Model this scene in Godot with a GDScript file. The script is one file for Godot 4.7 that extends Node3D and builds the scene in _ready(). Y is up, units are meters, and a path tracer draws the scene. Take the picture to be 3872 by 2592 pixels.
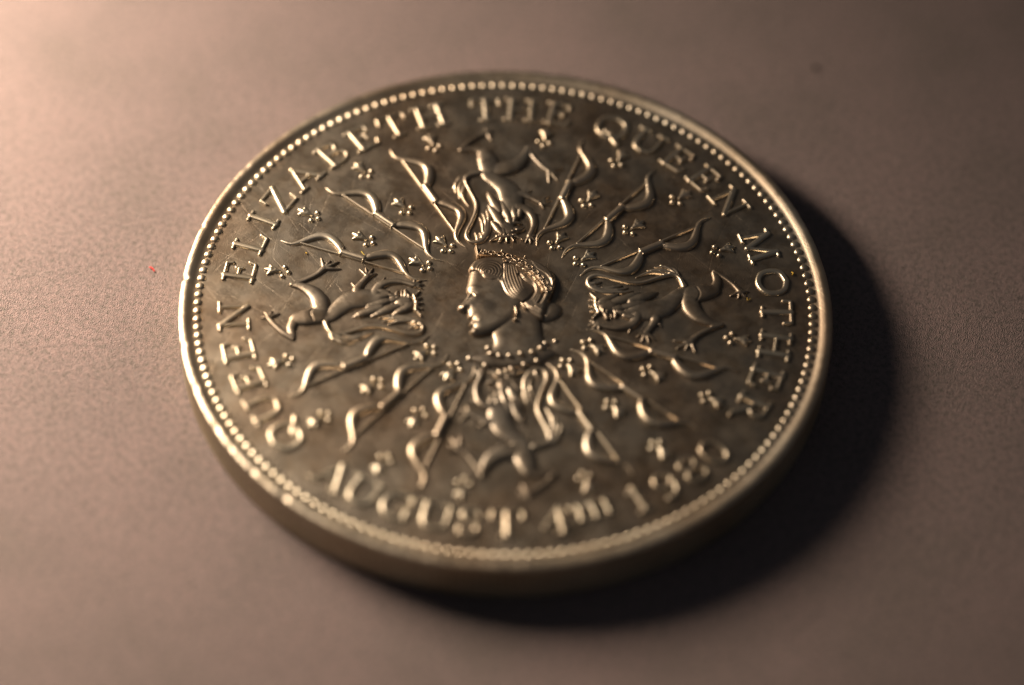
extends Node3D
# A silver-coloured commemorative coin lying on brown paper, photographed close up. Shapes are written in millimetres and built at real size.

const MM := 0.001
const FIELD_Y := 2.6          # height of the coin's field above the paper, mm
const COIN_R := 19.305

var metal: StandardMaterial3D
var polished: StandardMaterial3D
var rubbed: StandardMaterial3D
var worn: StandardMaterial3D
var rim_metal: StandardMaterial3D
var edge_metal: StandardMaterial3D
var rng := RandomNumberGenerator.new()
var toning: Texture2D

# ---------------------------------------------------------------- height fields for the struck relief
var gx := 0.0
var gy := 0.0
var gc := 0.05
var gw := 0
var gh := 0
var g := PackedFloat32Array()
var slim := 1.0
var lift := PackedFloat32Array()   # what one line adds to the form below it


func open_field(x0: float, y0: float, x1: float, y1: float, cell: float) -> void:
	gx = x0
	gy = y0
	gc = cell
	gw = int(ceil((x1 - x0) / cell)) + 1
	gh = int(ceil((y1 - y0) / cell)) + 1
	g = PackedFloat32Array()
	g.resize(gw * gh)
	g.fill(-0.06)


# one tapered stroke segment: mode 0 keeps the higher of both, 1 adds to what is there
func seg(a: Vector2, b: Vector2, ra: float, rb: float, ha: float, hb: float, mode := 0, power := 2.0) -> void:
	var m := maxf(ra, rb) * (1.3 if mode == 0 else 1.0) + gc
	var i0 := maxi(0, int(floor((minf(a.x, b.x) - m - gx) / gc)))
	var i1 := mini(gw - 1, int(ceil((maxf(a.x, b.x) + m - gx) / gc)))
	var j0 := maxi(0, int(floor((minf(a.y, b.y) - m - gy) / gc)))
	var j1 := mini(gh - 1, int(ceil((maxf(a.y, b.y) + m - gy) / gc)))
	var d := b - a
	var l2 := maxf(d.length_squared(), 1e-12)
	for j in range(j0, j1 + 1):
		for i in range(i0, i1 + 1):
			var q := Vector2(gx + i * gc, gy + j * gc) - a
			var t := clampf(q.dot(d) / l2, 0.0, 1.0)
			var u := (q - d * t).length() / (ra + (rb - ra) * t)
			var h := ha + (hb - ha) * t
			var k := j * gw + i
			if mode == 1:
				if u < 1.0:
					var w := 1.0 - u * u
					if absf(h * w * w) > absf(lift[k]):
						lift[k] = h * w * w
			else:
				var z := h * sqrt(maxf(0.0, 1.0 - pow(u, power))) if u < 1.0 else -(u - 1.0) * h * 2.0
				if z > g[k]:
					g[k] = z


# a smooth line through points; widths and heights run from the first value to the last
func stroke(pts: Array, radii: Array, heights: Array, mode := 0, power := 2.7, steps := 5) -> void:
	var n := pts.size()
	if mode == 1:
		lift.resize(g.size())
		lift.fill(0.0)
	var last := Vector2.ZERO
	var lr := 0.0
	var lh := 0.0
	for s in n - 1:
		var p0: Vector2 = pts[maxi(0, s - 1)]
		var p1: Vector2 = pts[s]
		var p2: Vector2 = pts[s + 1]
		var p3: Vector2 = pts[mini(n - 1, s + 2)]
		for k in steps + 1:
			if k == 0 and s > 0:
				continue
			var t := float(k) / steps
			var p := p1.cubic_interpolate(p2, p0, p3, t)
			var f := (s + t) / float(n - 1)
			var r := along(radii, f) * slim
			var h := along(heights, f)
			if not (s == 0 and k == 0):
				seg(last, p, lr, r, lh, h, mode, power)
			last = p
			lr = r
			lh = h
	if mode == 1:
		for k in g.size():
			if lift[k] != 0.0 and g[k] > 0.0:
				g[k] += lift[k]


func along(values: Array, f: float) -> float:
	if values.size() == 1:
		return values[0]
	var x := f * (values.size() - 1)
	var i := mini(int(x), values.size() - 2)
	return lerpf(values[i], values[i + 1], x - i)


func dome(c: Vector2, r: float, h: float, mode := 0) -> void:
	seg(c, c + Vector2(1e-5, 0), r, r, h, h, mode)


# a swollen outline: rises over the width w from its edge to the height h
func pillow(pts: Array, w: float, h: float, power := 2.0) -> void:
	var poly := PackedVector2Array()
	var n := pts.size()
	for s in n:
		for k in 4:
			poly.append((pts[s] as Vector2).cubic_interpolate(pts[(s + 1) % n], pts[(s + n - 1) % n], pts[(s + 2) % n], k / 4.0))
	var lo := poly[0]
	var hi := poly[0]
	for p in poly:
		lo = lo.min(p)
		hi = hi.max(p)
	var m := poly.size()
	for j in range(maxi(0, int((lo.y - 0.1 - gy) / gc)), mini(gh, int((hi.y + 0.1 - gy) / gc) + 1)):
		for i in range(maxi(0, int((lo.x - 0.1 - gx) / gc)), mini(gw, int((hi.x + 0.1 - gx) / gc) + 1)):
			var p := Vector2(gx + i * gc, gy + j * gc)
			var best := 1e9
			var inside := false
			var a := poly[m - 1]
			for b in poly:
				var e := b - a
				var q := p - a
				best = minf(best, (q - e * clampf(q.dot(e) / maxf(e.length_squared(), 1e-12), 0.0, 1.0)).length_squared())
				if (a.y > p.y) != (b.y > p.y) and p.x < e.x * (p.y - a.y) / (b.y - a.y) + a.x:
					inside = not inside
				a = b
			var d := sqrt(best)
			var z := -d * 1.5
			if inside:
				z = h * sqrt(maxf(0.0, 1.0 - pow(1.0 - minf(d / w, 1.0), power)))
			var k := j * gw + i
			if z > g[k]:
				g[k] = z


# a smooth swelling or hollow added to the form below it
func swell(c: Vector2, rx: float, ry: float, h: float, turn := 0.0) -> void:
	var m := maxf(rx, ry)
	for j in range(maxi(0, int((c.y - m - gy) / gc)), mini(gh, int((c.y + m - gy) / gc) + 1)):
		for i in range(maxi(0, int((c.x - m - gx) / gc)), mini(gw, int((c.x + m - gx) / gc) + 1)):
			var q := (Vector2(gx + i * gc, gy + j * gc) - c).rotated(-turn)
			var u := (q.x / rx) * (q.x / rx) + (q.y / ry) * (q.y / ry)
			var k := j * gw + i
			if u < 1.0 and g[k] > 0.0:
				g[k] += h * (1.0 - u) * (1.0 - u)


# averages neighbours: struck metal has no knife edges between its forms
func soften(times := 1) -> void:
	for n in times:
		var o := g.duplicate()
		for j in range(1, gh - 1):
			for i in range(1, gw - 1):
				var k := j * gw + i
				if o[k] > 0.0 and o[k - 1] > 0.0 and o[k + 1] > 0.0 and o[k - gw] > 0.0 and o[k + gw] > 0.0:
					g[k] = 0.4 * o[k] + 0.15 * (o[k - 1] + o[k + 1] + o[k - gw] + o[k + gw])


func close_field(depth := 1.0) -> ArrayMesh:
	if depth != 1.0:
		for i in g.size():
			if g[i] > 0.0:
				g[i] *= depth
	var id := PackedInt32Array()
	id.resize(gw * gh)
	id.fill(-1)
	var v := PackedVector3Array()
	var nn := PackedVector3Array()
	var ix := PackedInt32Array()
	for j in gh - 1:
		for i in gw - 1:
			var k := j * gw + i
			if g[k] <= 0.0 and g[k + 1] <= 0.0 and g[k + gw] <= 0.0 and g[k + gw + 1] <= 0.0:
				continue
			for c in [k, k + 1, k + gw, k + gw + 1]:
				if id[c] < 0:
					id[c] = v.size()
					var ci: int = c % gw
					var cj: int = c / gw
					var x0 := g[c - 1] if ci > 0 else g[c]
					var x1 := g[c + 1] if ci < gw - 1 else g[c]
					var y0 := g[c - gw] if cj > 0 else g[c]
					var y1 := g[c + gw] if cj < gh - 1 else g[c]
					v.append(Vector3(gx + ci * gc, maxf(g[c], -0.06), -(gy + cj * gc)) * MM)
					nn.append(Vector3(-(x1 - x0), 2.0 * gc, y1 - y0).normalized())
			ix.append_array([id[k], id[k + gw], id[k + 1], id[k + 1], id[k + gw], id[k + gw + 1]])
	var arrays := []
	arrays.resize(Mesh.ARRAY_MAX)
	arrays[Mesh.ARRAY_VERTEX] = v
	arrays[Mesh.ARRAY_NORMAL] = nn
	arrays[Mesh.ARRAY_INDEX] = ix
	var m := ArrayMesh.new()
	m.add_surface_from_arrays(Mesh.PRIMITIVE_TRIANGLES, arrays)
	return m


# ---------------------------------------------------------------- nodes
func part(called: String, m: Mesh, mat: Material, parent: Node3D) -> MeshInstance3D:
	var o := MeshInstance3D.new()
	o.name = called
	o.mesh = m
	o.material_override = mat
	parent.add_child(o, true)
	return o


func thing(called: String, label: String, category: String, at: Vector3) -> Node3D:
	var o := Node3D.new()
	o.name = called
	add_child(o, true)
	o.position = at
	o.set_meta("label", label)
	o.set_meta("category", category)
	return o


func P(flat: Array) -> Array:
	var o := []
	for i in range(0, flat.size(), 2):
		o.append(Vector2(flat[i], flat[i + 1]))
	return o


# a ring swept round the coin's axis through (radius, height) points; wear moves each point a little
func ring(profile: Array, sides: int, worn := false) -> ArrayMesh:
	var st := SurfaceTool.new()
	st.begin(Mesh.PRIMITIVE_TRIANGLES)
	st.set_smooth_group(0)
	var n := profile.size()
	for s in sides + 1:
		var a := TAU * s / sides
		for k in n:
			var q: Vector2 = profile[k]
			if worn:
				q = worn_rim(k, q, TAU * (s % sides) / sides)
			st.add_vertex(Vector3(cos(a) * q.x, q.y, -sin(a) * q.x) * MM)
	for s in sides:
		for k in n - 1:
			var i := s * n + k
			st.add_index(i)
			st.add_index(i + 1)
			st.add_index(i + n)
			st.add_index(i + 1)
			st.add_index(i + n + 1)
			st.add_index(i + n)
	st.generate_normals()
	return st.commit()


var dents := []
var wob := noise(1.4, 3, 3)
var fine := noise(9.0, 2, 8)


# dents and uneven wear of the rim
func worn_rim(k: int, q: Vector2, a: float) -> Vector2:
	var p := Vector2(cos(a), sin(a)) * COIN_R
	var s := 0.014 * wob.get_noise_2d(p.x, p.y) + 0.012 * fine.get_noise_2d(p.x, p.y)
	var cut := 0.0
	for d in dents:
		var x: float = wrapf(a - d[0], -PI, PI) / d[1]
		if absf(x) < 1.0:
			cut += d[2] * (1.0 - x * x) * (1.0 - x * x)
	var w: float = [0.0, 0.5, 1.0, 1.0, 0.7, 0.3, 0.1, 0.0, 0.0][k]
	return q + Vector2(-0.8 * cut * w + s * w, -0.55 * cut * w + s * w)


# ---------------------------------------------------------------- materials
func noise(freq: float, octaves: int, s: int, kind := FastNoiseLite.TYPE_SIMPLEX_SMOOTH) -> FastNoiseLite:
	var n := FastNoiseLite.new()
	n.noise_type = kind
	n.frequency = freq
	n.fractal_octaves = octaves
	n.seed = s
	return n


func noise_texture(n: FastNoiseLite, size: int, ramp: Array) -> NoiseTexture2D:
	var t := NoiseTexture2D.new()
	t.width = size
	t.height = size
	t.seamless = true
	t.noise = n
	var gr := Gradient.new()
	gr.offsets = PackedFloat32Array(ramp[0])
	gr.colors = PackedColorArray(ramp[1])
	t.color_ramp = gr
	return t


func grey(a: Array, b: Array) -> Array:
	var c := []
	for x in b:
		c.append(Color(x, x, x))
	return [a, c]


# fine handling marks on the coin: grain, hairline scratches and tiny nicks, as a height picture
func handling_marks() -> ImageTexture:
	var size := 2048
	var im := noise(0.33, 3, 11).get_seamless_image(size, size)
	im.convert(Image.FORMAT_L8)
	var d := im.get_data()
	for i in d.size():
		d[i] = 120 + (d[i] - 128) / 2
	rng.seed = 5
	for n in 1500:
		var p := Vector2(rng.randf() * size, rng.randf() * size)
		var a := rng.randf_range(-0.5, 0.5) + (0.5 if rng.randf() < 0.6 else 2.2)
		var dir := Vector2(cos(a), sin(a))
		var bend := rng.randf_range(-0.002, 0.002)
		var depth := rng.randi_range(15, 70)
		for k in rng.randi_range(20, 260):
			p += dir
			dir = dir.rotated(bend)
			var at := posmod(int(p.y), size) * size + posmod(int(p.x), size)
			d[at] = maxi(0, d[at] - depth)
	for n in 90:
		var p := Vector2(rng.randf() * size, rng.randf() * size)
		var dir := Vector2.RIGHT.rotated(rng.randf() * TAU)
		var bend := rng.randf_range(-0.0006, 0.0006)
		var depth := rng.randi_range(14, 44)
		for k in rng.randi_range(200, 900):
			p += dir
			dir = dir.rotated(bend)
			var at := posmod(int(p.y), size) * size + posmod(int(p.x), size)
			d[at] = maxi(0, d[at] - depth)
	for n in 2600:
		var c := Vector2i(rng.randi_range(4, size - 5), rng.randi_range(4, size - 5))
		var r := rng.randf_range(1.0, 3.2)
		var up := 1 if rng.randf() < 0.5 else -1
		for y in range(-4, 5):
			for x in range(-4, 5):
				var u := sqrt(x * x + y * y) / r
				if u < 1.0:
					var at := (c.y + y) * size + c.x + x
					d[at] = clampi(d[at] + int(up * 80 * (1.0 - u)), 0, 255)
	return ImageTexture.create_from_image(Image.create_from_data(size, size, false, Image.FORMAT_L8, d))


# pulp grain and short matted fibres of the paper, as a height picture
func pulp() -> ImageTexture:
	var size := 2048
	var base := noise(0.27, 3, 37)
	base.fractal_gain = 0.7
	var im := base.get_image(size, size)
	im.convert(Image.FORMAT_L8)
	var d := im.get_data()
	for i in d.size():
		d[i] = 100 + (d[i] - 128) * 2 / 3
	rng.seed = 77
	for n in 22000:
		var p := Vector2(rng.randf() * size, rng.randf() * size)
		var dir := Vector2.RIGHT.rotated(rng.randf() * TAU)
		var bend := rng.randf_range(-0.1, 0.1)
		var up := rng.randi_range(8, 36)
		for k in rng.randi_range(4, 16):
			p += dir
			dir = dir.rotated(bend)
			for w in 1:
				var at := posmod(int(p.y + dir.x * w), size) * size + posmod(int(p.x - dir.y * w), size)
				d[at] = mini(255, d[at] + up)
	return ImageTexture.create_from_image(Image.create_from_data(size, size, false, Image.FORMAT_L8, d))


func make_metal(marks: Texture2D, tone: Texture2D, rough: Texture2D, colour: Color, relief: float) -> StandardMaterial3D:
	var m := StandardMaterial3D.new()
	m.metallic = 1.0
	m.metallic_specular = 0.5
	m.albedo_color = colour
	m.albedo_texture = tone
	m.roughness = 1.0
	m.roughness_texture = rough
	m.roughness_texture_channel = BaseMaterial3D.TEXTURE_CHANNEL_RED
	m.heightmap_enabled = true
	m.heightmap_texture = marks
	m.heightmap_scale = relief
	m.uv1_triplanar = true
	m.uv1_world_triplanar = true
	m.uv1_scale = Vector3.ONE / (41.0 * MM)
	m.detail_enabled = true
	m.detail_blend_mode = BaseMaterial3D.BLEND_MODE_MUL
	m.detail_albedo = toning
	m.detail_uv_layer = BaseMaterial3D.DETAIL_UV_2
	m.uv2_triplanar = true
	m.uv2_world_triplanar = true
	m.uv2_scale = Vector3.ONE / (53.0 * MM)
	return m


# ---------------------------------------------------------------- the struck designs
func glyph(ch: String) -> Array:
	var k := 0.1
	var n := 0.062
	match ch:
		"A": return [0.92, [n, 0.08, 0.0, 0.43, 1.0], [k, 0.43, 1.0, 0.82, 0.0], [n, 0.22, 0.36, 0.66, 0.36], [n, -0.06, 0.0, 0.22, 0.0], [n, 0.64, 0.0, 0.98, 0.0]]
		"B": return [0.74, [k, 0.14, 0.0, 0.14, 1.0], [n, -0.02, 1.0, 0.4, 1.0], [n, 0.4, 1.0, 0.55, 0.93, 0.58, 0.77, 0.5, 0.6, 0.36, 0.54], [n, 0.14, 0.54, 0.4, 0.54], [n, 0.4, 0.54, 0.62, 0.46, 0.69, 0.27, 0.6, 0.07, 0.42, 0.0], [n, -0.02, 0.0, 0.42, 0.0]]
		"E": return [0.72, [k, 0.14, 0.0, 0.14, 1.0], [n, -0.03, 1.0, 0.6, 1.0], [n, 0.6, 1.0, 0.63, 0.8], [n, 0.14, 0.53, 0.46, 0.53], [n, 0.46, 0.64, 0.46, 0.42], [n, -0.03, 0.0, 0.64, 0.0], [n, 0.64, 0.0, 0.71, 0.22]]
		"G": return [0.92, [n, 0.78, 0.76, 0.7, 0.93, 0.5, 1.0], [k, 0.5, 1.0, 0.2, 0.88, 0.07, 0.5, 0.18, 0.14, 0.46, 0.0], [n, 0.46, 0.0, 0.66, 0.03, 0.78, 0.12], [k, 0.78, 0.06, 0.78, 0.42], [n, 0.6, 0.43, 0.95, 0.43], [n, 0.78, 0.76, 0.78, 0.98]]
		"H": return [0.92, [k, 0.14, 0.0, 0.14, 1.0], [k, 0.76, 0.0, 0.76, 1.0], [n, 0.14, 0.52, 0.76, 0.52], [n, -0.03, 1.0, 0.31, 1.0], [n, -0.03, 0.0, 0.31, 0.0], [n, 0.59, 1.0, 0.93, 1.0], [n, 0.59, 0.0, 0.93, 0.0]]
		"I": return [0.34, [k, 0.17, 0.0, 0.17, 1.0], [n, 0.0, 1.0, 0.34, 1.0], [n, 0.0, 0.0, 0.34, 0.0]]
		"L": return [0.68, [k, 0.14, 0.0, 0.14, 1.0], [n, -0.03, 1.0, 0.32, 1.0], [n, -0.03, 0.0, 0.6, 0.0], [n, 0.6, 0.0, 0.67, 0.24]]
		"M": return [1.1, [n, 0.13, 0.0, 0.17, 1.0], [k, 0.17, 1.0, 0.54, 0.06], [n, 0.54, 0.06, 0.9, 1.0], [k, 0.9, 1.0, 0.97, 0.0], [n, -0.02, 0.0, 0.28, 0.0], [n, 0.8, 0.0, 1.13, 0.0], [n, 0.0, 1.0, 0.2, 1.0], [n, 0.86, 1.0, 1.06, 1.0]]
		"N": return [0.94, [n, 0.14, 0.0, 0.14, 1.0], [k, 0.12, 1.0, 0.8, 0.03], [n, 0.8, 0.0, 0.8, 1.0], [n, -0.03, 0.0, 0.31, 0.0], [n, -0.04, 1.0, 0.14, 1.0], [n, 0.63, 1.0, 0.97, 1.0]]
		"O": return [0.96, [k, 0.48, 1.0, 0.16, 0.85, 0.06, 0.5, 0.16, 0.15, 0.48, 0.0, 0.8, 0.15, 0.9, 0.5, 0.8, 0.85, 0.48, 1.0]]
		"Q": return [0.96, [k, 0.48, 1.0, 0.16, 0.85, 0.06, 0.5, 0.16, 0.15, 0.48, 0.0, 0.8, 0.15, 0.9, 0.5, 0.8, 0.85, 0.48, 1.0], [k, 0.36, 0.24, 0.52, 0.2, 0.66, -0.02, 0.86, -0.2]]
		"R": return [0.84, [k, 0.14, 0.0, 0.14, 1.0], [n, -0.03, 1.0, 0.42, 1.0], [n, 0.42, 1.0, 0.58, 0.92, 0.61, 0.74, 0.54, 0.56, 0.4, 0.49], [n, 0.14, 0.49, 0.4, 0.49], [k, 0.38, 0.49, 0.74, 0.04], [n, 0.72, 0.0, 0.9, 0.0], [n, -0.03, 0.0, 0.31, 0.0]]
		"S": return [0.62, [k, 0.53, 0.84, 0.4, 0.98, 0.22, 0.98, 0.1, 0.82, 0.16, 0.63, 0.36, 0.5, 0.52, 0.34, 0.5, 0.12, 0.34, 0.0, 0.16, 0.03, 0.06, 0.16], [n, 0.54, 0.98, 0.54, 0.74], [n, 0.05, 0.02, 0.05, 0.28]]
		"T": return [0.84, [k, 0.42, 0.0, 0.42, 1.0], [n, 0.02, 1.0, 0.82, 1.0], [n, 0.02, 1.0, 0.0, 0.74], [n, 0.82, 1.0, 0.84, 0.74], [n, 0.25, 0.0, 0.59, 0.0]]
		"U": return [0.92, [k, 0.14, 1.0, 0.14, 0.36, 0.24, 0.08, 0.46, 0.0], [n, 0.46, 0.0, 0.68, 0.08, 0.77, 0.36, 0.77, 1.0], [n, -0.03, 1.0, 0.31, 1.0], [n, 0.62, 1.0, 0.92, 1.0]]
		"Z": return [0.74, [n, 0.06, 1.0, 0.68, 1.0], [k, 0.66, 1.0, 0.06, 0.0], [n, 0.06, 0.0, 0.7, 0.0], [n, 0.06, 1.0, 0.03, 0.76], [n, 0.7, 0.0, 0.75, 0.26]]
		"0": return [0.66, [k, 0.33, 1.0, 0.12, 0.85, 0.05, 0.5, 0.12, 0.15, 0.33, 0.0, 0.54, 0.15, 0.61, 0.5, 0.54, 0.85, 0.33, 1.0]]
		"1": return [0.42, [k, 0.22, 0.0, 0.22, 1.0], [n, 0.02, 0.84, 0.22, 1.0], [n, 0.04, 0.0, 0.4, 0.0]]
		"4": return [0.7, [k, 0.47, 0.0, 0.47, 1.0], [k * 0.8, 0.47, 1.0, 0.0, 0.3], [k * 0.8, 0.0, 0.3, 0.7, 0.3], [n, 0.3, 0.0, 0.64, 0.0]]
		"8": return [0.66, [k * 0.85, 0.33, 1.0, 0.12, 0.9, 0.12, 0.66, 0.33, 0.54, 0.54, 0.66, 0.54, 0.9, 0.33, 1.0], [k * 0.85, 0.33, 0.54, 0.08, 0.4, 0.08, 0.12, 0.33, 0.0, 0.58, 0.12, 0.58, 0.4, 0.33, 0.54]]
		"9": return [0.66, [k * 0.9, 0.56, 0.66, 0.4, 0.46, 0.18, 0.46, 0.06, 0.7, 0.16, 0.94, 0.36, 1.0, 0.54, 0.86, 0.58, 0.6, 0.5, 0.24, 0.3, 0.02, 0.1, 0.04]]
	return [0.5]


func letter_mesh(ch: String, cap: float, wide: float) -> ArrayMesh:
	var gl := glyph(ch)
	var w: float = gl[0] * cap * wide
	open_field(-w / 2 - 0.3, -0.75, w / 2 + 0.3, cap + 0.3, 0.026)
	for s in range(1, gl.size()):
		var line: Array = gl[s]
		var pts := []
		for i in range(1, line.size(), 2):
			pts.append(Vector2(line[i] * cap * wide - w / 2, line[i + 1] * cap))
		var r: float = line[0] * (1.3 if cap < 1.5 else 1.6 if ch in "4890" else 1.85)
		stroke(pts, [r], [0.1 + 0.22 * r], 0, 3.4, 4)
	return close_field()


func bow_mesh() -> ArrayMesh:
	# x runs sideways from the string, y outward from the middle of the bow
	open_field(-0.7, -5.1, 1.9, 5.0, 0.034)
	stroke(P([0.32, 0.72, 0.62, 0.98, 1.0, 1.5, 1.17, 2.05, 1.0, 2.55, 0.58, 3.0, 0.16, 3.38, -0.12, 3.75, -0.17, 4.15, -0.12, 4.5]), [0.16, 0.26, 0.31, 0.31, 0.27, 0.22, 0.17, 0.13, 0.1, 0.03], [0.2, 0.26, 0.28, 0.28, 0.26, 0.22, 0.18, 0.15, 0.12, 0.06])
	stroke(P([0.3, -0.74, 0.62, -1.0, 1.0, 1.5 - 3.0, 1.19, -2.0, 1.06, -2.5, 0.66, -2.95, 0.26, -3.33, 0.0, -3.72, -0.07, -4.2, 0.1, -4.8]), [0.15, 0.26, 0.31, 0.31, 0.27, 0.22, 0.17, 0.13, 0.1, 0.03], [0.2, 0.26, 0.28, 0.28, 0.26, 0.22, 0.18, 0.15, 0.12, 0.06])
	return close_field(0.8)


func grip_mesh() -> ArrayMesh:
	open_field(-0.15, -0.95, 0.85, 0.95, 0.03)
	stroke(P([0.29, -0.66, 0.29, 0.72]), [0.24], [0.27], 0, 2.6)
	stroke(P([0.05, 0.76, 0.55, 0.76]), [0.06], [0.22])
	stroke(P([0.05, -0.7, 0.55, -0.7]), [0.06], [0.22])
	return close_field()


func string_mesh() -> ArrayMesh:
	open_field(-0.2, -3.6, 0.4, 3.5, 0.03)
	stroke(P([0.1, -3.36, 0.1, 3.3]), [0.085], [0.13])
	return close_field()


func dart_mesh() -> ArrayMesh:
	# the ermine tail: narrow by the dots, spreading outward into three points
	open_field(-0.7, -0.6, 0.7, 0.75, 0.026)
	stroke(P([0.0, -0.42, -0.04, -0.1, -0.22, 0.2, -0.42, 0.33]), [0.05, 0.13, 0.14, 0.03], [0.1, 0.17, 0.16, 0.08])
	stroke(P([0.0, -0.42, 0.04, -0.1, 0.22, 0.2, 0.42, 0.33]), [0.05, 0.13, 0.14, 0.03], [0.1, 0.17, 0.16, 0.08])
	stroke(P([0.0, -0.4, 0.0, 0.15, 0.0, 0.58]), [0.07, 0.22, 0.03], [0.1, 0.19, 0.08])
	return close_field()


func dot_mesh(r: float, h: float) -> ArrayMesh:
	open_field(-r * 1.4, -r * 1.4, r * 1.4, r * 1.4, r / 7.0)
	dome(Vector2.ZERO, r, h)
	return close_field()


func lion_body() -> ArrayMesh:
	open_field(-4.8, -14.8, 2.4, -4.4, 0.034)
	slim = 0.86
	# trunk
	stroke(P([0.12, -11.1, 0.26, -10.5, -0.25, -9.95, -0.8, -9.3, -1.0, -8.5, -1.0, -7.7]), [0.72, 0.5, 0.62, 0.8, 0.88, 0.75], [0.36, 0.3, 0.34, 0.42, 0.44, 0.4])
	# standing hind leg
	stroke(P([0.1, -11.1, 0.22, -11.8, 0.32, -12.4]), [0.78, 0.72, 0.5], [0.42, 0.46, 0.36])
	stroke(P([0.35, -12.45, 1.0, -12.72, 1.72, -12.62]), [0.42, 0.33, 0.2], [0.34, 0.32, 0.26])
	stroke(P([1.78, -12.66, 1.3, -13.2, 0.7, -13.68, 0.1, -14.02]), [0.2, 0.22, 0.2, 0.24], [0.3, 0.3, 0.28, 0.3])
	for q in [[-0.32, -14.24], [-0.36, -13.8], [-0.16, -13.36], [0.1, -14.45]]:
		stroke(P([0.08, -14.0, (q[0] + 0.08) * 0.5, (q[1] - 14.0) * 0.5, q[0], q[1]]), [0.16, 0.14, 0.07], [0.26, 0.26, 0.16])
	# raised hind leg
	stroke(P([-0.2, -10.95, -0.95, -10.95, -1.65, -11.3, -2.15, -11.95, -2.36, -12.5]), [0.6, 0.66, 0.56, 0.36, 0.22], [0.38, 0.46, 0.44, 0.36, 0.28])
	stroke(P([-2.36, -12.56, -2.62, -11.9, -3.05, -11.1, -3.5, -10.62]), [0.2, 0.2, 0.2, 0.25], [0.3, 0.3, 0.3, 0.32])
	for q in [[-4.33, -10.74], [-4.1, -10.2], [-3.98, -9.72], [-3.4, -9.62]]:
		stroke(P([-3.5, -10.6, (q[0] - 3.5) * 0.5, (q[1] - 10.6) * 0.5, q[0], q[1]]), [0.18, 0.15, 0.07], [0.3, 0.28, 0.16])
	# lower foreleg, stretched forward
	stroke(P([-1.1, -8.6, -1.7, -8.72, -2.25, -8.4, -2.7, -8.05]), [0.5, 0.36, 0.24, 0.25], [0.42, 0.36, 0.3, 0.32])
	for q in [[-2.9, -7.5], [-3.32, -7.7], [-3.42, -8.12], [-3.3, -8.5]]:
		stroke(P([-2.68, -8.05, (q[0] - 2.7) * 0.5, (q[1] - 8.05) * 0.5, q[0], q[1]]), [0.17, 0.14, 0.06], [0.28, 0.28, 0.15])
	stroke(P([-1.8, -8.75, -2.1, -8.92, -2.32, -9.05]), [0.16, 0.12, 0.03], [0.26, 0.2, 0.08])
	# upper foreleg, raised beside the head
	stroke(P([-1.3, -7.7, -1.95, -7.35, -2.2, -6.7, -2.15, -6.0, -1.85, -5.32]), [0.44, 0.36, 0.27, 0.23, 0.22], [0.42, 0.38, 0.34, 0.3, 0.32])
	for q in [[-1.56, -4.84], [-1.86, -4.74], [-2.2, -4.9], [-2.3, -5.3]]:
		stroke(P([-1.87, -5.3, (q[0] - 1.86) * 0.5, (q[1] - 5.3) * 0.5, q[0], q[1]]), [0.15, 0.13, 0.06], [0.28, 0.26, 0.15])
	stroke(P([-2.1, -7.2, -2.4, -7.12, -2.62, -7.0]), [0.16, 0.1, 0.03], [0.26, 0.18, 0.08])
	slim = 0.95
	# head with open jaws
	stroke(P([-0.5, -6.1, -0.62, -5.85]), [0.55, 0.5], [0.42, 0.42])
	stroke(P([-0.7, -5.75, -1.1, -5.82, -1.46, -5.86]), [0.3, 0.24, 0.14], [0.42, 0.4, 0.32])
	stroke(P([-0.75, -6.35, -1.1, -6.42, -1.4, -6.34]), [0.22, 0.16, 0.1], [0.36, 0.32, 0.24])
	stroke(P([-1.0, -6.1, -1.35, -6.12, -1.62, -6.02]), [0.07, 0.06, 0.03], [0.2, 0.18, 0.1])
	soften(1)
	stroke(P([-0.86, -5.68, -1.08, -5.62]), [0.1], [0.08], 1)
	stroke(P([-0.9, -5.84, -1.04, -5.8]), [0.07], [-0.1], 1)
	stroke(P([-0.5, -11.3, 0.0, -11.55, 0.55, -11.4]), [0.1], [-0.05], 1)
	slim = 1.0
	return close_field(0.5)


func lion_mane() -> ArrayMesh:
	open_field(-2.2, -9.6, 0.9, -5.0, 0.034)
	for l in [[-0.2, -7.4, 0.08, -8.3, 0.42, -9.1, 0.36], [-0.3, -6.3, 0.04, -7.2, 0.45, -8.05, 0.36], [-0.2, -5.6, 0.06, -6.15, 0.42, -6.8, 0.3], [-0.7, -6.9, -0.52, -7.7, -0.36, -8.55, 0.32], [-1.1, -7.0, -1.0, -7.9, -0.78, -8.75, 0.3],
			[-1.35, -6.9, -1.5, -7.6, -1.32, -8.3, 0.24], [-0.75, -6.3, -0.72, -6.8, -0.62, -7.3, 0.26], [-1.0, -6.5, -1.15, -6.9, -1.2, -7.35, 0.2], [-0.35, -5.5, -0.3, -6.0, -0.12, -6.5, 0.26]]:
		stroke(P([l[0], l[1], l[2], l[3], l[4], l[5]]), [l[6] * 0.7, l[6], l[6] * 0.8, 0.03], [0.44, 0.48, 0.4, 0.1], 0, 2.2)
	soften(1)
	return close_field(0.44)


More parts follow.
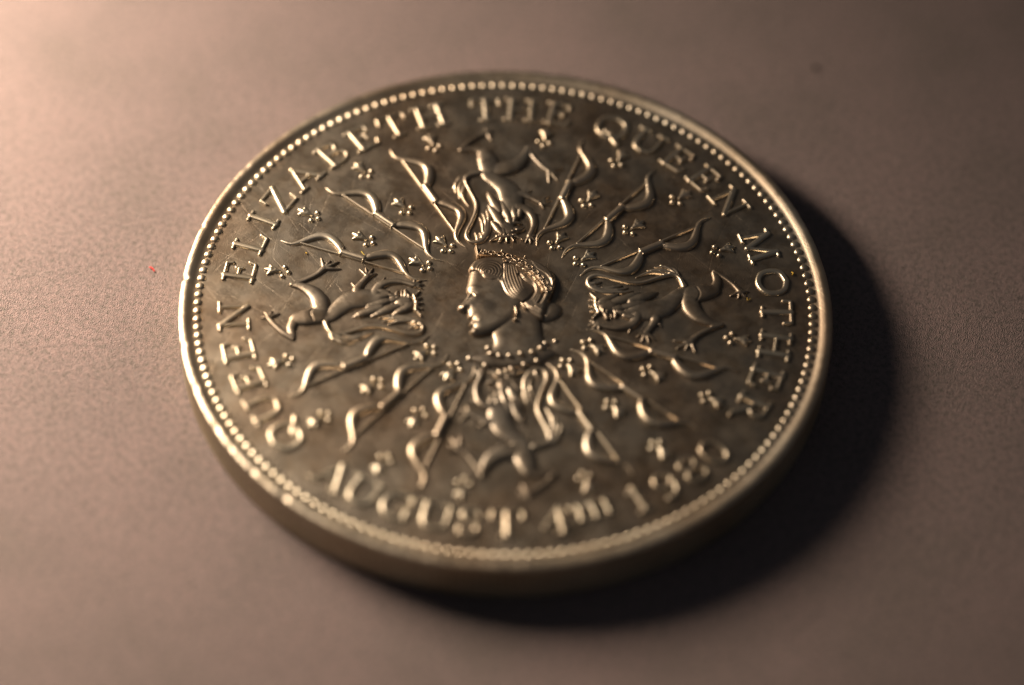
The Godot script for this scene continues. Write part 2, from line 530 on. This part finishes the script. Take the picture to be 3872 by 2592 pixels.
func lion_tail() -> ArrayMesh:
	open_field(0.2, -11.1, 2.9, -4.6, 0.032)
	stroke(P([0.72, -10.7, 1.3, -10.55, 1.63, -10.3, 1.68, -9.9, 1.45, -9.1, 1.2, -8.3, 1.22, -7.6, 1.53, -6.7, 1.85, -6.0, 1.93, -5.5, 1.74, -5.12, 1.35, -5.02, 0.96, -5.28, 0.7, -5.85, 0.58, -6.4]), [0.19, 0.15, 0.14, 0.13, 0.12, 0.12, 0.12, 0.12, 0.13, 0.14, 0.14, 0.15, 0.2, 0.24, 0.2], [0.26, 0.22, 0.2])
	for l in [[0.64, -6.2, 0.5, -6.9, 0.6, -7.6], [0.78, -6.0, 0.7, -6.7, 0.86, -7.35], [0.92, -5.8, 0.92, -6.5, 1.08, -7.02], [1.05, -5.15, 1.02, -5.45, 1.15, -5.78], [1.32, -5.05, 1.3, -5.4, 1.44, -5.82],
			[1.45, -10.48, 2.05, -10.28, 2.52, -9.45], [1.72, -10.2, 2.1, -9.5, 2.14, -8.62], [1.68, -9.85, 1.98, -8.9, 1.64, -7.92], [1.8, -10.3, 2.3, -9.8, 2.36, -9.1]]:
		stroke(P(l), [0.1, 0.13, 0.03], [0.2, 0.22, 0.08])
	return close_field(0.7)


func lion_crown() -> ArrayMesh:
	open_field(-1.7, -5.8, 0.9, -4.6, 0.03)
	stroke(P([-1.0, -5.4, -0.45, -5.3, 0.12, -5.36]), [0.13], [0.34], 0, 2.6)
	for q in [[-0.95, -5.38, -1.36, -5.06], [-0.72, -5.3, -0.86, -4.98], [-0.45, -5.3, -0.44, -4.94], [-0.15, -5.3, 0.02, -4.98], [0.08, -5.34, 0.52, -5.08]]:
		stroke(P(q), [0.12, 0.06], [0.3, 0.18])
		dome(Vector2(q[2], q[3]), 0.085, 0.22)
	for x in 4:
		dome(Vector2(-0.85 + 0.28 * x, -5.38), 0.07, 0.4)
	return close_field(0.6)


func head_mesh() -> ArrayMesh:
	open_field(-3.1, -5.2, 3.1, 4.0, 0.032)
	# neck and shoulders
	pillow(P([-1.0, -2.2, -0.95, -2.8, -1.06, -3.25, -1.5, -3.55, -2.1, -3.84, -2.45, -3.98, -2.05, -4.28, -1.45, -4.6, -0.6, -4.76, 0.5, -4.8, 1.65, -4.58, 2.3, -4.26, 2.75, -4.0, 2.32, -3.48, 2.04, -2.9, 1.96, -2.1, 1.96, -1.3, 1.9, 0.4, 0.4, 0.6, -0.6, -1.4]), 0.7, 0.24, 2.2)
	# face
	pillow(P([-1.5, 3.1, -1.82, 3.0, -2.0, 2.45, -2.15, 1.8, -2.28, 1.2, -2.2, 0.78, -2.42, 0.42, -2.76, 0.02, -2.88, -0.24, -2.66, -0.46, -2.38, -0.5, -2.34, -0.72, -2.3, -0.92, -2.14, -1.1, -2.24, -1.3, -2.28, -1.5, -2.14, -1.72, -2.3, -2.02, -2.16, -2.3, -1.86, -2.4, -1.3, -2.28, -0.7, -2.08, -0.1, -1.72, 0.5, -1.2, 0.95, -0.5, 1.6, 0.4, 1.2, 2.4, -0.2, 3.1]), 0.6, 0.35, 2.0)
	soften(2)
	# modelling of the face
	swell(Vector2(-1.93, 0.72), 0.36, 0.26, -0.035)
	swell(Vector2(-1.78, 0.66), 0.14, 0.1, 0.015, 0.3)
	stroke(P([-2.06, 0.92, -1.88, 0.84, -1.74, 0.56]), [0.07], [0.03], 1)
	swell(Vector2(-1.75, 1.25), 0.5, 0.2, 0.03, -0.15)
	stroke(P([-2.06, 0.75, -2.3, 0.3, -2.62, -0.1]), [0.16, 0.2, 0.24], [0.28, 0.26, 0.25])
	swell(Vector2(-2.5, -0.2), 0.26, 0.24, 0.05)
	swell(Vector2(-2.15, -0.25), 0.12, 0.3, -0.02)
	swell(Vector2(-1.25, -0.35), 0.75, 0.7, 0.05)
	swell(Vector2(-2.2, -0.95), 0.24, 0.14, 0.03)
	stroke(P([-2.25, -1.18, -2.0, -1.22, -1.8, -1.3]), [0.08], [-0.05], 1)
	swell(Vector2(-2.15, -1.42), 0.24, 0.15, 0.03)
	swell(Vector2(-2.12, -1.72), 0.2, 0.14, -0.025)
	swell(Vector2(-2.08, -2.05), 0.3, 0.25, 0.05)
	swell(Vector2(0.6, -2.9), 0.9, 1.2, 0.02)
	soften(1)
	return close_field()


func hair_mesh() -> ArrayMesh:
	open_field(-2.3, -1.8, 3.6, 4.1, 0.026)
	pillow(P([-1.25, 3.6, -1.75, 3.32, -2.02, 2.85, -1.9, 2.5, -1.5, 2.28, -1.25, 1.78, -0.78, 1.56, -0.4, 1.5, -0.14, 0.66, 0.3, 0.07, 0.84, -0.17, 1.06, -0.45, 1.4, -1.0, 1.98, -1.45, 2.2, -1.1, 2.6, 0.0, 2.72, 0.25, 3.0, 0.98, 3.13, 1.6, 3.0, 2.25, 2.5, 2.85, 2.0, 3.22, 1.4, 3.42, 0.5, 3.62, -0.5, 3.7]), 0.3, 0.38, 2.0)
	# the bun at the nape
	pillow(P([2.3, 0.0, 2.75, 0.02, 3.16, -0.22, 3.28, -0.6, 3.12, -1.06, 2.68, -1.38, 2.12, -1.5, 1.95, -1.1]), 0.6, 0.2, 2.0)
	soften(1)
	# the curl above the forehead
	swell(Vector2(-0.95, 2.5), 1.0, 1.0, 0.08)
	# the great wave over the ear
	swell(Vector2(0.8, 0.85), 1.0, 1.15, 0.05)
	swell(Vector2(0.98, 0.62), 0.85, 0.9, 0.09)
	stroke(P([-0.12, 1.75, -0.02, 2.2, 0.05, 2.9]), [0.14], [-0.03], 1)
	stroke(P([0.95, 2.05, 1.25, 1.55, 1.68, 1.2, 1.74, 0.7, 1.4, 0.12, 0.95, -0.18]), [0.12], [-0.09], 1)
	stroke(P([1.98, 1.9, 2.25, 1.2, 2.28, 0.4, 1.95, -0.25]), [0.13], [-0.06], 1)
	soften(1)
	# combed strands
	for k in 5:
		var r := 0.14 + 0.16 * k
		var pts := []
		for s in 13:
			var a := -0.9 + s * 0.36 + k * 0.05
			pts.append(Vector2(-0.9 + 0.03 * k, 2.32 + 0.03 * k) + Vector2(cos(a), sin(a) * 0.95) * r)
		stroke(pts, [0.075], [0.017], 1, 2.0, 3)
	for k in 7:
		var f := k / 6.0
		stroke(P([0.0 + 0.8 * f, 2.95 - 0.35 * f, -0.1 + 1.0 * f, 2.0 + 0.15 * f, -0.02 + 1.05 * f, 1.2 + 0.25 * f, 0.22 + 0.85 * f, 0.5 + 0.5 * f, 0.55 + 0.6 * f, 0.12 + 0.65 * f]), [0.08], [0.017, 0.02, 0.018, 0.01], 1, 2.0, 3)
	for k in 3:
		var f := 0.14 * k
		stroke(P([1.1 + f * 0.5, 1.78 + f, 1.55 + f * 0.6, 1.7 + f, 1.84 + f * 0.7, 1.25, 1.88 + f * 0.6, 0.6 - f, 1.6 + f * 0.5, 0.02 - f]), [0.07], [0.02], 1, 2.0, 3)
	for k in 5:
		var f := k / 4.0
		stroke(P([1.7 + 0.35 * f, 3.2 - 0.7 * f, 2.3 + 0.25 * f, 2.75 - 0.75 * f, 2.75 + 0.08 * f, 2.1 - 0.75 * f, 2.9 - 0.05 * f, 1.3 - 0.4 * f]), [0.07], [0.02], 1, 2.0, 3)
	for k in 3:
		stroke(P([1.2 + 0.25 * k, -0.5, 1.6 + 0.25 * k, -0.9, 2.0 + 0.2 * k, -1.2]), [0.06], [0.035], 1, 2.0, 3)
	return close_field()


func tiara_mesh() -> ArrayMesh:
	open_field(-1.9, 0.0, 3.1, 4.9, 0.026)
	var upper := P([-1.3, 3.78, -0.5, 3.62, 0.3, 3.34, 0.95, 2.92, 1.5, 2.4, 1.95, 1.8, 2.3, 1.1, 2.48, 0.5])
	var lower := P([0.1, 3.06, 0.55, 2.92, 1.05, 2.5, 1.5, 2.05, 1.88, 1.5, 2.12, 1.0, 2.26, 0.52])
	var rear := P([-1.1, 4.02, -0.45, 3.9, 0.15, 3.84, 0.7, 3.6, 1.3, 3.3, 1.7, 2.85, 2.1, 2.3, 2.45, 1.65, 2.66, 0.62])
	for row in [[upper, 0.055, 0.45], [lower, 0.055, 0.46], [rear, 0.045, 0.38]]:
		stroke(row[0], [row[1]], [row[2]])
	var c := Curve2D.new()
	for p in upper:
		c.add_point(p)
	var l := c.get_baked_length()
	for k in 11:
		var t := (k + 0.5) / 11.0
		var p := c.sample_baked(l * t)
		var d := (c.sample_baked(l * t + 0.05) - p).normalized()
		var nrm := Vector2(-d.y, d.x)
		# an open link outside the band, pairs of stones inside it
		var ov := []
		for s in 9:
			var a := TAU * s / 8.0
			ov.append(p + nrm * 0.2 + d * cos(a) * 0.2 + nrm * sin(a) * 0.13)
		stroke(ov, [0.045], [0.44], 0, 2.0, 2)
		dome(p + nrm * 0.2, 0.06, 0.45)
		if k > 2:
			stroke([p - nrm * 0.2 - d * 0.16, p - nrm * 0.22 + d * 0.1], [0.075], [0.5])
			if k > 4:
				stroke([p + nrm * 0.02 - d * 0.16, p + nrm * 0.02 + d * 0.12], [0.08], [0.49])
	for q in [[-1.38, 3.75, -1.43, 4.5, 0.09], [0.05, 3.8, 0.07, 4.06, 0.08], [1.35, 3.3, 1.42, 3.5, 0.08]]:
		stroke(P([q[0], q[1], q[2], q[3]]), [q[4], q[4] * 0.7], [0.4, 0.3])
		dome(Vector2(q[2], q[3]), q[4] * 1.25, 0.34)
	return close_field()


func earring_mesh() -> ArrayMesh:
	open_field(0.1, -1.8, 1.4, 0.0, 0.026)
	stroke(P([0.88, -0.2, 1.0, -0.45, 1.12, -0.66]), [0.08, 0.1, 0.05], [0.42])
	stroke(P([0.5, -0.5, 0.52, -0.75, 0.5, -1.1]), [0.09, 0.13, 0.06], [0.46])
	dome(Vector2(0.44, -1.4), 0.17, 0.46)
	return close_field()


func pearl_mesh() -> ArrayMesh:
	return dot_mesh(0.17, 0.12)


# ---------------------------------------------------------------- the coin
func build_coin() -> void:
	var coin := thing("coin", "worn silver-toned commemorative coin lying face up on brown paper", "coin", Vector3.ZERO)
	coin.rotation_degrees.y = 6.1
	var top := FIELD_Y * MM

	var face := ring([Vector2(18.1, 0.0), Vector2(9.0, 0.0), Vector2(0.0, 0.0)], 180)
	part("field", face, metal, coin).position.y = top
	# raised border: inner slope, flat crown of the rim, worn outer shoulder
	for n in 26:
		dents.append([rng.randf() * TAU, rng.randf_range(0.008, 0.03), rng.randf_range(0.02, 0.06)])
	for e in [[170.5, 0.014, 0.13], [186.0, 0.02, 0.08], [196.0, 0.02, 0.08], [217.0, 0.014, 0.1], [225.0, 0.018, 0.12], [206.0, 0.02, 0.06], [158.0, 0.012, 0.07]]:
		dents.append([deg_to_rad(e[0]), e[1], e[2]])
	var rim := ring([Vector2(19.305, -0.12), Vector2(19.3, 0.09), Vector2(19.265, 0.175), Vector2(19.19, 0.225), Vector2(18.98, 0.25), Vector2(18.84, 0.225), Vector2(18.62, 0.08), Vector2(18.46, 0.0), Vector2(18.05, 0.0)], 720, true)
	part("rim", rim, rim_metal, coin).position.y = top

	# milled edge
	var st := SurfaceTool.new()
	st.begin(Mesh.PRIMITIVE_TRIANGLES)
	st.set_smooth_group(0)
	var reeds := 260
	var n := reeds * 4
	var levels := [[-0.1, 0.0, 0.0], [-0.16, 0.03, 0.3], [-0.24, 0.07, 1.0], [-2.3, 0.07, 1.0], [-2.45, 0.03, 0.3], [-2.54, -0.04, 0.0], [-2.6, -0.3, 0.0], [-2.6, -1.2, 0.0], [-2.4, -1.5, 0.0], [-2.4, -19.0, 0.0]]
	for s in n + 1:
		var a := TAU * s / n
		var deep: float = [0.0, 0.06, 0.1, 0.06][s % 4]
		for l in levels:
			var rr: float = COIN_R + l[1] - 0.07 - deep * l[2] + 0.07 * (1.0 - l[2])
			if l[1] > 0.0:
				rr = COIN_R - deep * l[2]
			st.add_vertex(Vector3(cos(a) * rr, l[0], -sin(a) * rr) * MM)
	var c := levels.size()
	for s in n:
		for k in c - 1:
			var i := s * c + k
			for q in [i, i + c, i + 1, i + 1, i + c, i + c + 1]:
				st.add_index(q)
	st.generate_normals()
	part("milled_edge", st.commit(), edge_metal, coin).position.y = top

	# beads inside the rim
	var bead := dot_mesh(0.256, 0.135)
	for k in 180:
		var a := deg_to_rad(1.7 + 2.0 * k)
		var o := part("bead", bead, rubbed, coin)
		o.position = Vector3(cos(a) * 18.17 * MM, top, -sin(a) * 18.17 * MM)
		o.rotation.y = a

	# lettering round the border
	var meshes := {}
	var upper := [["Q", -145.9], ["U", -154.6], ["E", -163.0], ["E", -171.2], ["N", 179.4], ["E", 166.8], ["L", 158.4], ["I", 151.6], ["Z", 144.9], ["A", 136.2], ["B", 127.0], ["E", 118.9], ["T", 111.0], ["H", 102.4],
		["T", 89.9], ["H", 81.8], ["E", 73.4], ["Q", 61.0], ["U", 52.0], ["E", 43.6], ["E", 35.7], ["N", 27.2], ["M", 13.2], ["O", 2.7], ["T", -5.7], ["H", -14.9], ["E", -24.2], ["R", -33.0]]
	var lower := [["A", -131.6], ["U", -124.4], ["G", -116.7], ["U", -108.6], ["S", -101.7], ["T", -94.3], ["4", -84.4], ["1", -66.8], ["9", -60.0], ["8", -53.4], ["0", -46.9]]
	for q in upper + lower + [["t", -79.4], ["h", -74.9]]:
		var ch: String = q[0]
		var low: bool = q in lower or ch in ["t", "h"]
		if not meshes.has(ch):
			meshes[ch] = letter_mesh(ch.to_upper(), 1.05 if ch in ["t", "h"] else 1.7, 1.2 if ch in ["t", "h"] else 1.22)
		var a := deg_to_rad(q[1])
		var r := 16.9 if low else 15.18
		if ch in ["t", "h"]:
			r = 16.3
		var o := part("letter", meshes[ch], rubbed, coin)
		o.position = Vector3(cos(a) * r * MM, top, -sin(a) * r * MM)
		o.rotation.y = a + (PI / 2 if low else -PI / 2)

	# twelve bows, three in each quarter
	var first := part("bow", bow_mesh(), polished, coin)
	part("grip", grip_mesh(), polished, first)
	part("string", string_mesh(), polished, first)
	for k in 12:
		var o: Node3D = first
		if k > 0:
			o = first.duplicate()
			o.name = "bow_%03d" % k
			coin.add_child(o, true)
		var a := deg_to_rad(90.0 * (k / 3) + 45.0 + 20.2 * (k % 3 - 1))
		o.position = Vector3(cos(a) * 9.85 * MM, top, -sin(a) * 9.85 * MM)
		o.rotation.y = a - PI / 2

	# ermine spots between them
	var spot := part("ermine_spot", dart_mesh(), rubbed, coin)
	var dot := dot_mesh(0.165, 0.16)
	for q in [[-0.36, -0.6], [0.0, -0.9], [0.36, -0.6]]:
		var d := part("dot", dot, rubbed, spot)
		d.position = Vector3(q[0], 0, -q[1]) * MM
	var made := 0
	for quarter in 4:
		for q in [[13.35, 14.7], [13.35, 34.9], [13.35, 55.0], [13.35, 75.3], [9.48, 34.5], [9.48, 54.7], [5.52, 33.8], [5.52, 53.9]]:
			var o: Node3D = spot
			if made > 0:
				o = spot.duplicate()
				o.name = "ermine_spot_%03d" % made
				coin.add_child(o, true)
			made += 1
			var a := deg_to_rad(90.0 * quarter + q[1])
			var r: float = q[0] + 0.7
			o.position = Vector3(cos(a) * r * MM, top, -sin(a) * r * MM)
			o.rotation.y = a - PI / 2

	# four crowned lions, their heads toward the middle
	var lion := part("lion", lion_body(), worn, coin)
	part("mane", lion_mane(), worn, lion)
	part("tail", lion_tail(), polished, lion)
	part("crown", lion_crown(), polished, lion)
	for k in 4:
		var o: Node3D = lion
		if k > 0:
			o = lion.duplicate()
			o.name = "lion_%03d" % k
			coin.add_child(o, true)
		o.position = Vector3(0, top, 0)
		o.rotation.y = k * PI / 2

	# the crowned head in the middle
	var head := part("portrait_head", head_mesh(), worn, coin)
	head.position.y = top
	part("hair", hair_mesh(), worn, head)
	part("tiara", tiara_mesh(), polished, head)
	part("earring", earring_mesh(), polished, head)
	var pearl := pearl_mesh()
	for q in [[-2.44, -3.95, 0.05], [-1.3, -3.3, 0.14], [-1.2, -3.86, 0.3], [-1.56, -4.55, 0.08], [-0.12, -4.1, 0.32], [-0.06, -4.86, 0.03], [1.23, -3.92, 0.32], [1.47, -4.5, 0.2], [2.07, -3.13, 0.08], [2.68, -2.94, 0.0], [0.55, -4.0, 0.33], [-0.7, -4.05, 0.3], [1.75, -3.6, 0.28], [0.7, -4.7, 0.15]]:
		part("pearl", pearl, polished, head).position = Vector3(q[0], q[2], -q[1]) * MM


# a short curled thread lying on something
func fibre(called: String, label: String, pts: Array, r: float, colour: Color) -> void:
	var st := SurfaceTool.new()
	st.begin(Mesh.PRIMITIVE_TRIANGLES)
	st.set_smooth_group(0)
	var line := []
	for s in pts.size() - 1:
		for k in 6:
			line.append((pts[s] as Vector3).cubic_interpolate(pts[s + 1], pts[maxi(0, s - 1)], pts[mini(pts.size() - 1, s + 2)], k / 6.0))
	line.append(pts[-1])
	var base: Vector3 = pts[0]
	for i in line.size():
		var d: Vector3 = (line[mini(i + 1, line.size() - 1)] - line[maxi(i - 1, 0)]).normalized()
		var a := d.cross(Vector3.UP).normalized()
		var b := a.cross(d)
		var rr := r * (0.35 if i == 0 or i == line.size() - 1 else 1.0)
		for k in 6:
			st.add_vertex((line[i] - base + (a * cos(TAU * k / 6) + b * sin(TAU * k / 6)) * rr) * MM)
	for i in line.size() - 1:
		for k in 6:
			var p := i * 6 + k
			var q := i * 6 + (k + 1) % 6
			for x in [p, p + 6, q, q, p + 6, q + 6]:
				st.add_index(x)
	st.generate_normals()
	var m := StandardMaterial3D.new()
	m.albedo_color = colour
	m.roughness = 0.7
	var o := part(called, st.commit(), m, self)
	o.position = base * MM
	o.set_meta("label", label)
	o.set_meta("category", "fibre")


func _ready() -> void:
	# camera
	var cam := Camera3D.new()
	cam.name = "camera"
	add_child(cam)
	cam.transform = Transform3D(Basis(Vector3(0.99947, 0.02086, -0.02517), Vector3(-0.03269, 0.63776, -0.76954), Vector3(0.0, 0.76995, 0.6381)).orthonormalized(), Vector3(0.428, 136.819 + FIELD_Y, 116.244) * MM)
	var lens := CameraAttributesPhysical.new()
	lens.frustum_focal_length = 106.333
	lens.frustum_near = 0.01
	lens.frustum_far = 20.0
	lens.frustum_focus_distance = 181.8 * MM
	lens.exposure_aperture = 11.1
	cam.attributes = lens
	cam.fov = 12.8775
	cam.near = 0.01
	cam.far = 20.0
	cam.current = true

	# dim room
	var env := Environment.new()
	env.background_mode = Environment.BG_COLOR
	env.background_color = Color(0.040, 0.042, 0.046).linear_to_srgb()
	env.tonemap_mode = Environment.TONE_MAPPER_LINEAR
	env.tonemap_exposure = 1.0
	env.sdfgi_enabled = true
	env.ssao_enabled = true
	env.ssil_enabled = true
	var we := WorldEnvironment.new()
	we.name = "environment"
	we.environment = env
	add_child(we)

	# one small warm lamp close by, low on the left and a little behind the coin
	var lamp := AreaLight3D.new()
	lamp.name = "lamp"
	lamp.area_size = Vector2(44, 44) * MM
	lamp.area_normalize_energy = true
	lamp.light_color = Color(1.0, 0.80, 0.60).linear_to_srgb()
	lamp.light_energy = 0.041
	lamp.shadow_enabled = true
	lamp.area_range = 2.0
	add_child(lamp)
	lamp.look_at_from_position(Vector3(-72, 47, -37) * MM, Vector3(-78, 0, -6) * MM)

	# materials
	var marks := handling_marks()
	var tone := noise_texture(noise(0.02, 6, 4), 1024, [[0.0, 0.3, 0.45, 0.6, 1.0], [Color(0.66, 0.61, 0.55), Color(0.73, 0.69, 0.63), Color(0.77, 0.74, 0.69), Color(0.79, 0.765, 0.72), Color(0.82, 0.80, 0.76)]])
	tone.noise.fractal_gain = 0.75
	tone.noise.domain_warp_enabled = true
	tone.noise.domain_warp_amplitude = 30.0
	var rough := noise_texture(noise(0.02, 6, 9), 1024, grey([0.0, 0.4, 0.6, 1.0], [0.5, 0.44, 0.40, 0.36]))
	rough.noise.fractal_gain = 0.65
	var bright := noise_texture(noise(0.015, 5, 14), 512, [[0.0, 0.5, 1.0], [Color(0.82, 0.78, 0.71), Color(0.92, 0.89, 0.83), Color(0.98, 0.96, 0.91)]])
	var smooth_rough := noise_texture(noise(0.03, 5, 19), 512, grey([0.0, 0.5, 1.0], [0.44, 0.38, 0.33]))
	toning = noise_texture(noise(0.009, 4, 52), 512, [[0.0, 0.35, 0.55, 1.0], [Color(0.90, 0.83, 0.77), Color(0.94, 0.90, 0.86), Color(0.97, 0.955, 0.93), Color(0.95, 0.955, 0.955)]])
	metal = make_metal(marks, tone, rough, Color(0.685, 0.67, 0.66), 0.003)
	polished = make_metal(marks, bright, smooth_rough, Color(0.81, 0.795, 0.785), 0.0015)
	worn = make_metal(marks, tone, rough, Color(0.73, 0.72, 0.715), 0.002)
	rubbed = make_metal(marks, bright, noise_texture(noise(0.03, 5, 23), 512, grey([0.0, 0.5, 1.0], [0.42, 0.36, 0.31])), Color(0.87, 0.865, 0.855), 0.001)
	rim_metal = make_metal(marks, bright, rough, Color(0.79, 0.775, 0.765), 0.003)
	edge_metal = make_metal(marks, bright, noise_texture(noise(0.02, 4, 71), 256, grey([0.0, 1.0], [0.66, 0.5])), Color(0.86, 0.86, 0.845), 0.001)

	# the paper
	var paper := StandardMaterial3D.new()
	paper.albedo_color = Color(0.268, 0.230, 0.233).linear_to_srgb()
	paper.albedo_texture = noise_texture(noise(0.05, 6, 31), 2048, [[0.0, 0.3, 0.42, 0.5, 0.6, 0.72, 1.0], [Color(0.62, 0.64, 0.61), Color(0.81, 0.82, 0.78), Color(0.88, 0.85, 0.86), Color(0.95, 0.93, 0.9), Color(0.98, 0.93, 0.93), Color(1, 0.95, 0.92), Color(1, 0.98, 0.96)]])
	(paper.albedo_texture as NoiseTexture2D).noise.fractal_gain = 0.85
	paper.roughness = 0.9
	paper.metallic_specular = 0.3
	paper.heightmap_enabled = true
	paper.heightmap_texture = pulp()
	paper.heightmap_scale = 0.028
	paper.detail_enabled = true
	paper.detail_blend_mode = BaseMaterial3D.BLEND_MODE_MUL
	paper.detail_albedo = noise_texture(noise(0.02, 4, 63), 512, [[0.0, 0.5, 1.0], [Color(0.9, 0.91, 0.9), Color(0.96, 0.955, 0.955), Color(1.0, 0.985, 0.985)]])
	paper.detail_uv_layer = BaseMaterial3D.DETAIL_UV_2
	paper.uv2_triplanar = true
	paper.uv2_world_triplanar = true
	paper.uv2_scale = Vector3.ONE / (104.0 * MM)
	paper.uv1_triplanar = true
	paper.uv1_world_triplanar = true
	paper.uv1_scale = Vector3.ONE / (47.0 * MM)
	(paper.albedo_texture as NoiseTexture2D).seamless = false
	var sheet := BoxMesh.new()
	sheet.size = Vector3(420, 0.3, 420) * MM
	var ground := part("paper_sheet", sheet, paper, self)
	ground.position.y = -0.15 * MM
	ground.set_meta("kind", "structure")
	ground.set_meta("label", "rough brown paper sheet under the coin")
	ground.set_meta("category", "paper")

	build_coin()
	fibre("yellow_fibre", "pale yellow lint curl on the coin below a bow at its left", [Vector3(-8.79, 2.66, -3.83), Vector3(-8.66, 2.7, -3.6), Vector3(-8.46, 2.66, -3.38)], 0.02, Color(0.75, 0.66, 0.25))
	fibre("yellow_fibre", "tiny gold speck of lint on the coin near the letter L", [Vector3(-12.1, 2.64, -3.58), Vector3(-12.0, 2.68, -3.48)], 0.04, Color(0.7, 0.55, 0.12))
	fibre("golden_fibre", "golden lint crumb on the coin beside the letter O", [Vector3(16.99, 2.66, -3.27), Vector3(17.1, 2.7, -3.16), Vector3(17.03, 2.66, -3.04)], 0.04, Color(0.72, 0.58, 0.15))
	fibre("curled_fibre", "small pale curled hair on the coin between lion paw and letter O", [Vector3(14.3, 2.64, -1.16), Vector3(14.32, 2.68, -0.92), Vector3(14.53, 2.66, -1.1)], 0.025, Color(0.6, 0.5, 0.2))
	fibre("dark_fibre", "dark crumb on the paper behind the coin at the upper right", [Vector3(19.25, 0.08, -23.25), Vector3(19.4, 0.12, -23.14), Vector3(19.55, 0.08, -23.05)], 0.12, Color(0.2, 0.17, 0.15))
	fibre("red_fibre", "tiny red thread on the paper left of the coin", [Vector3(-21.72, 0.08, -4.25), Vector3(-21.5, 0.12, -4.1), Vector3(-21.36, 0.08, -3.88)], 0.045, Color(0.75, 0.06, 0.03))
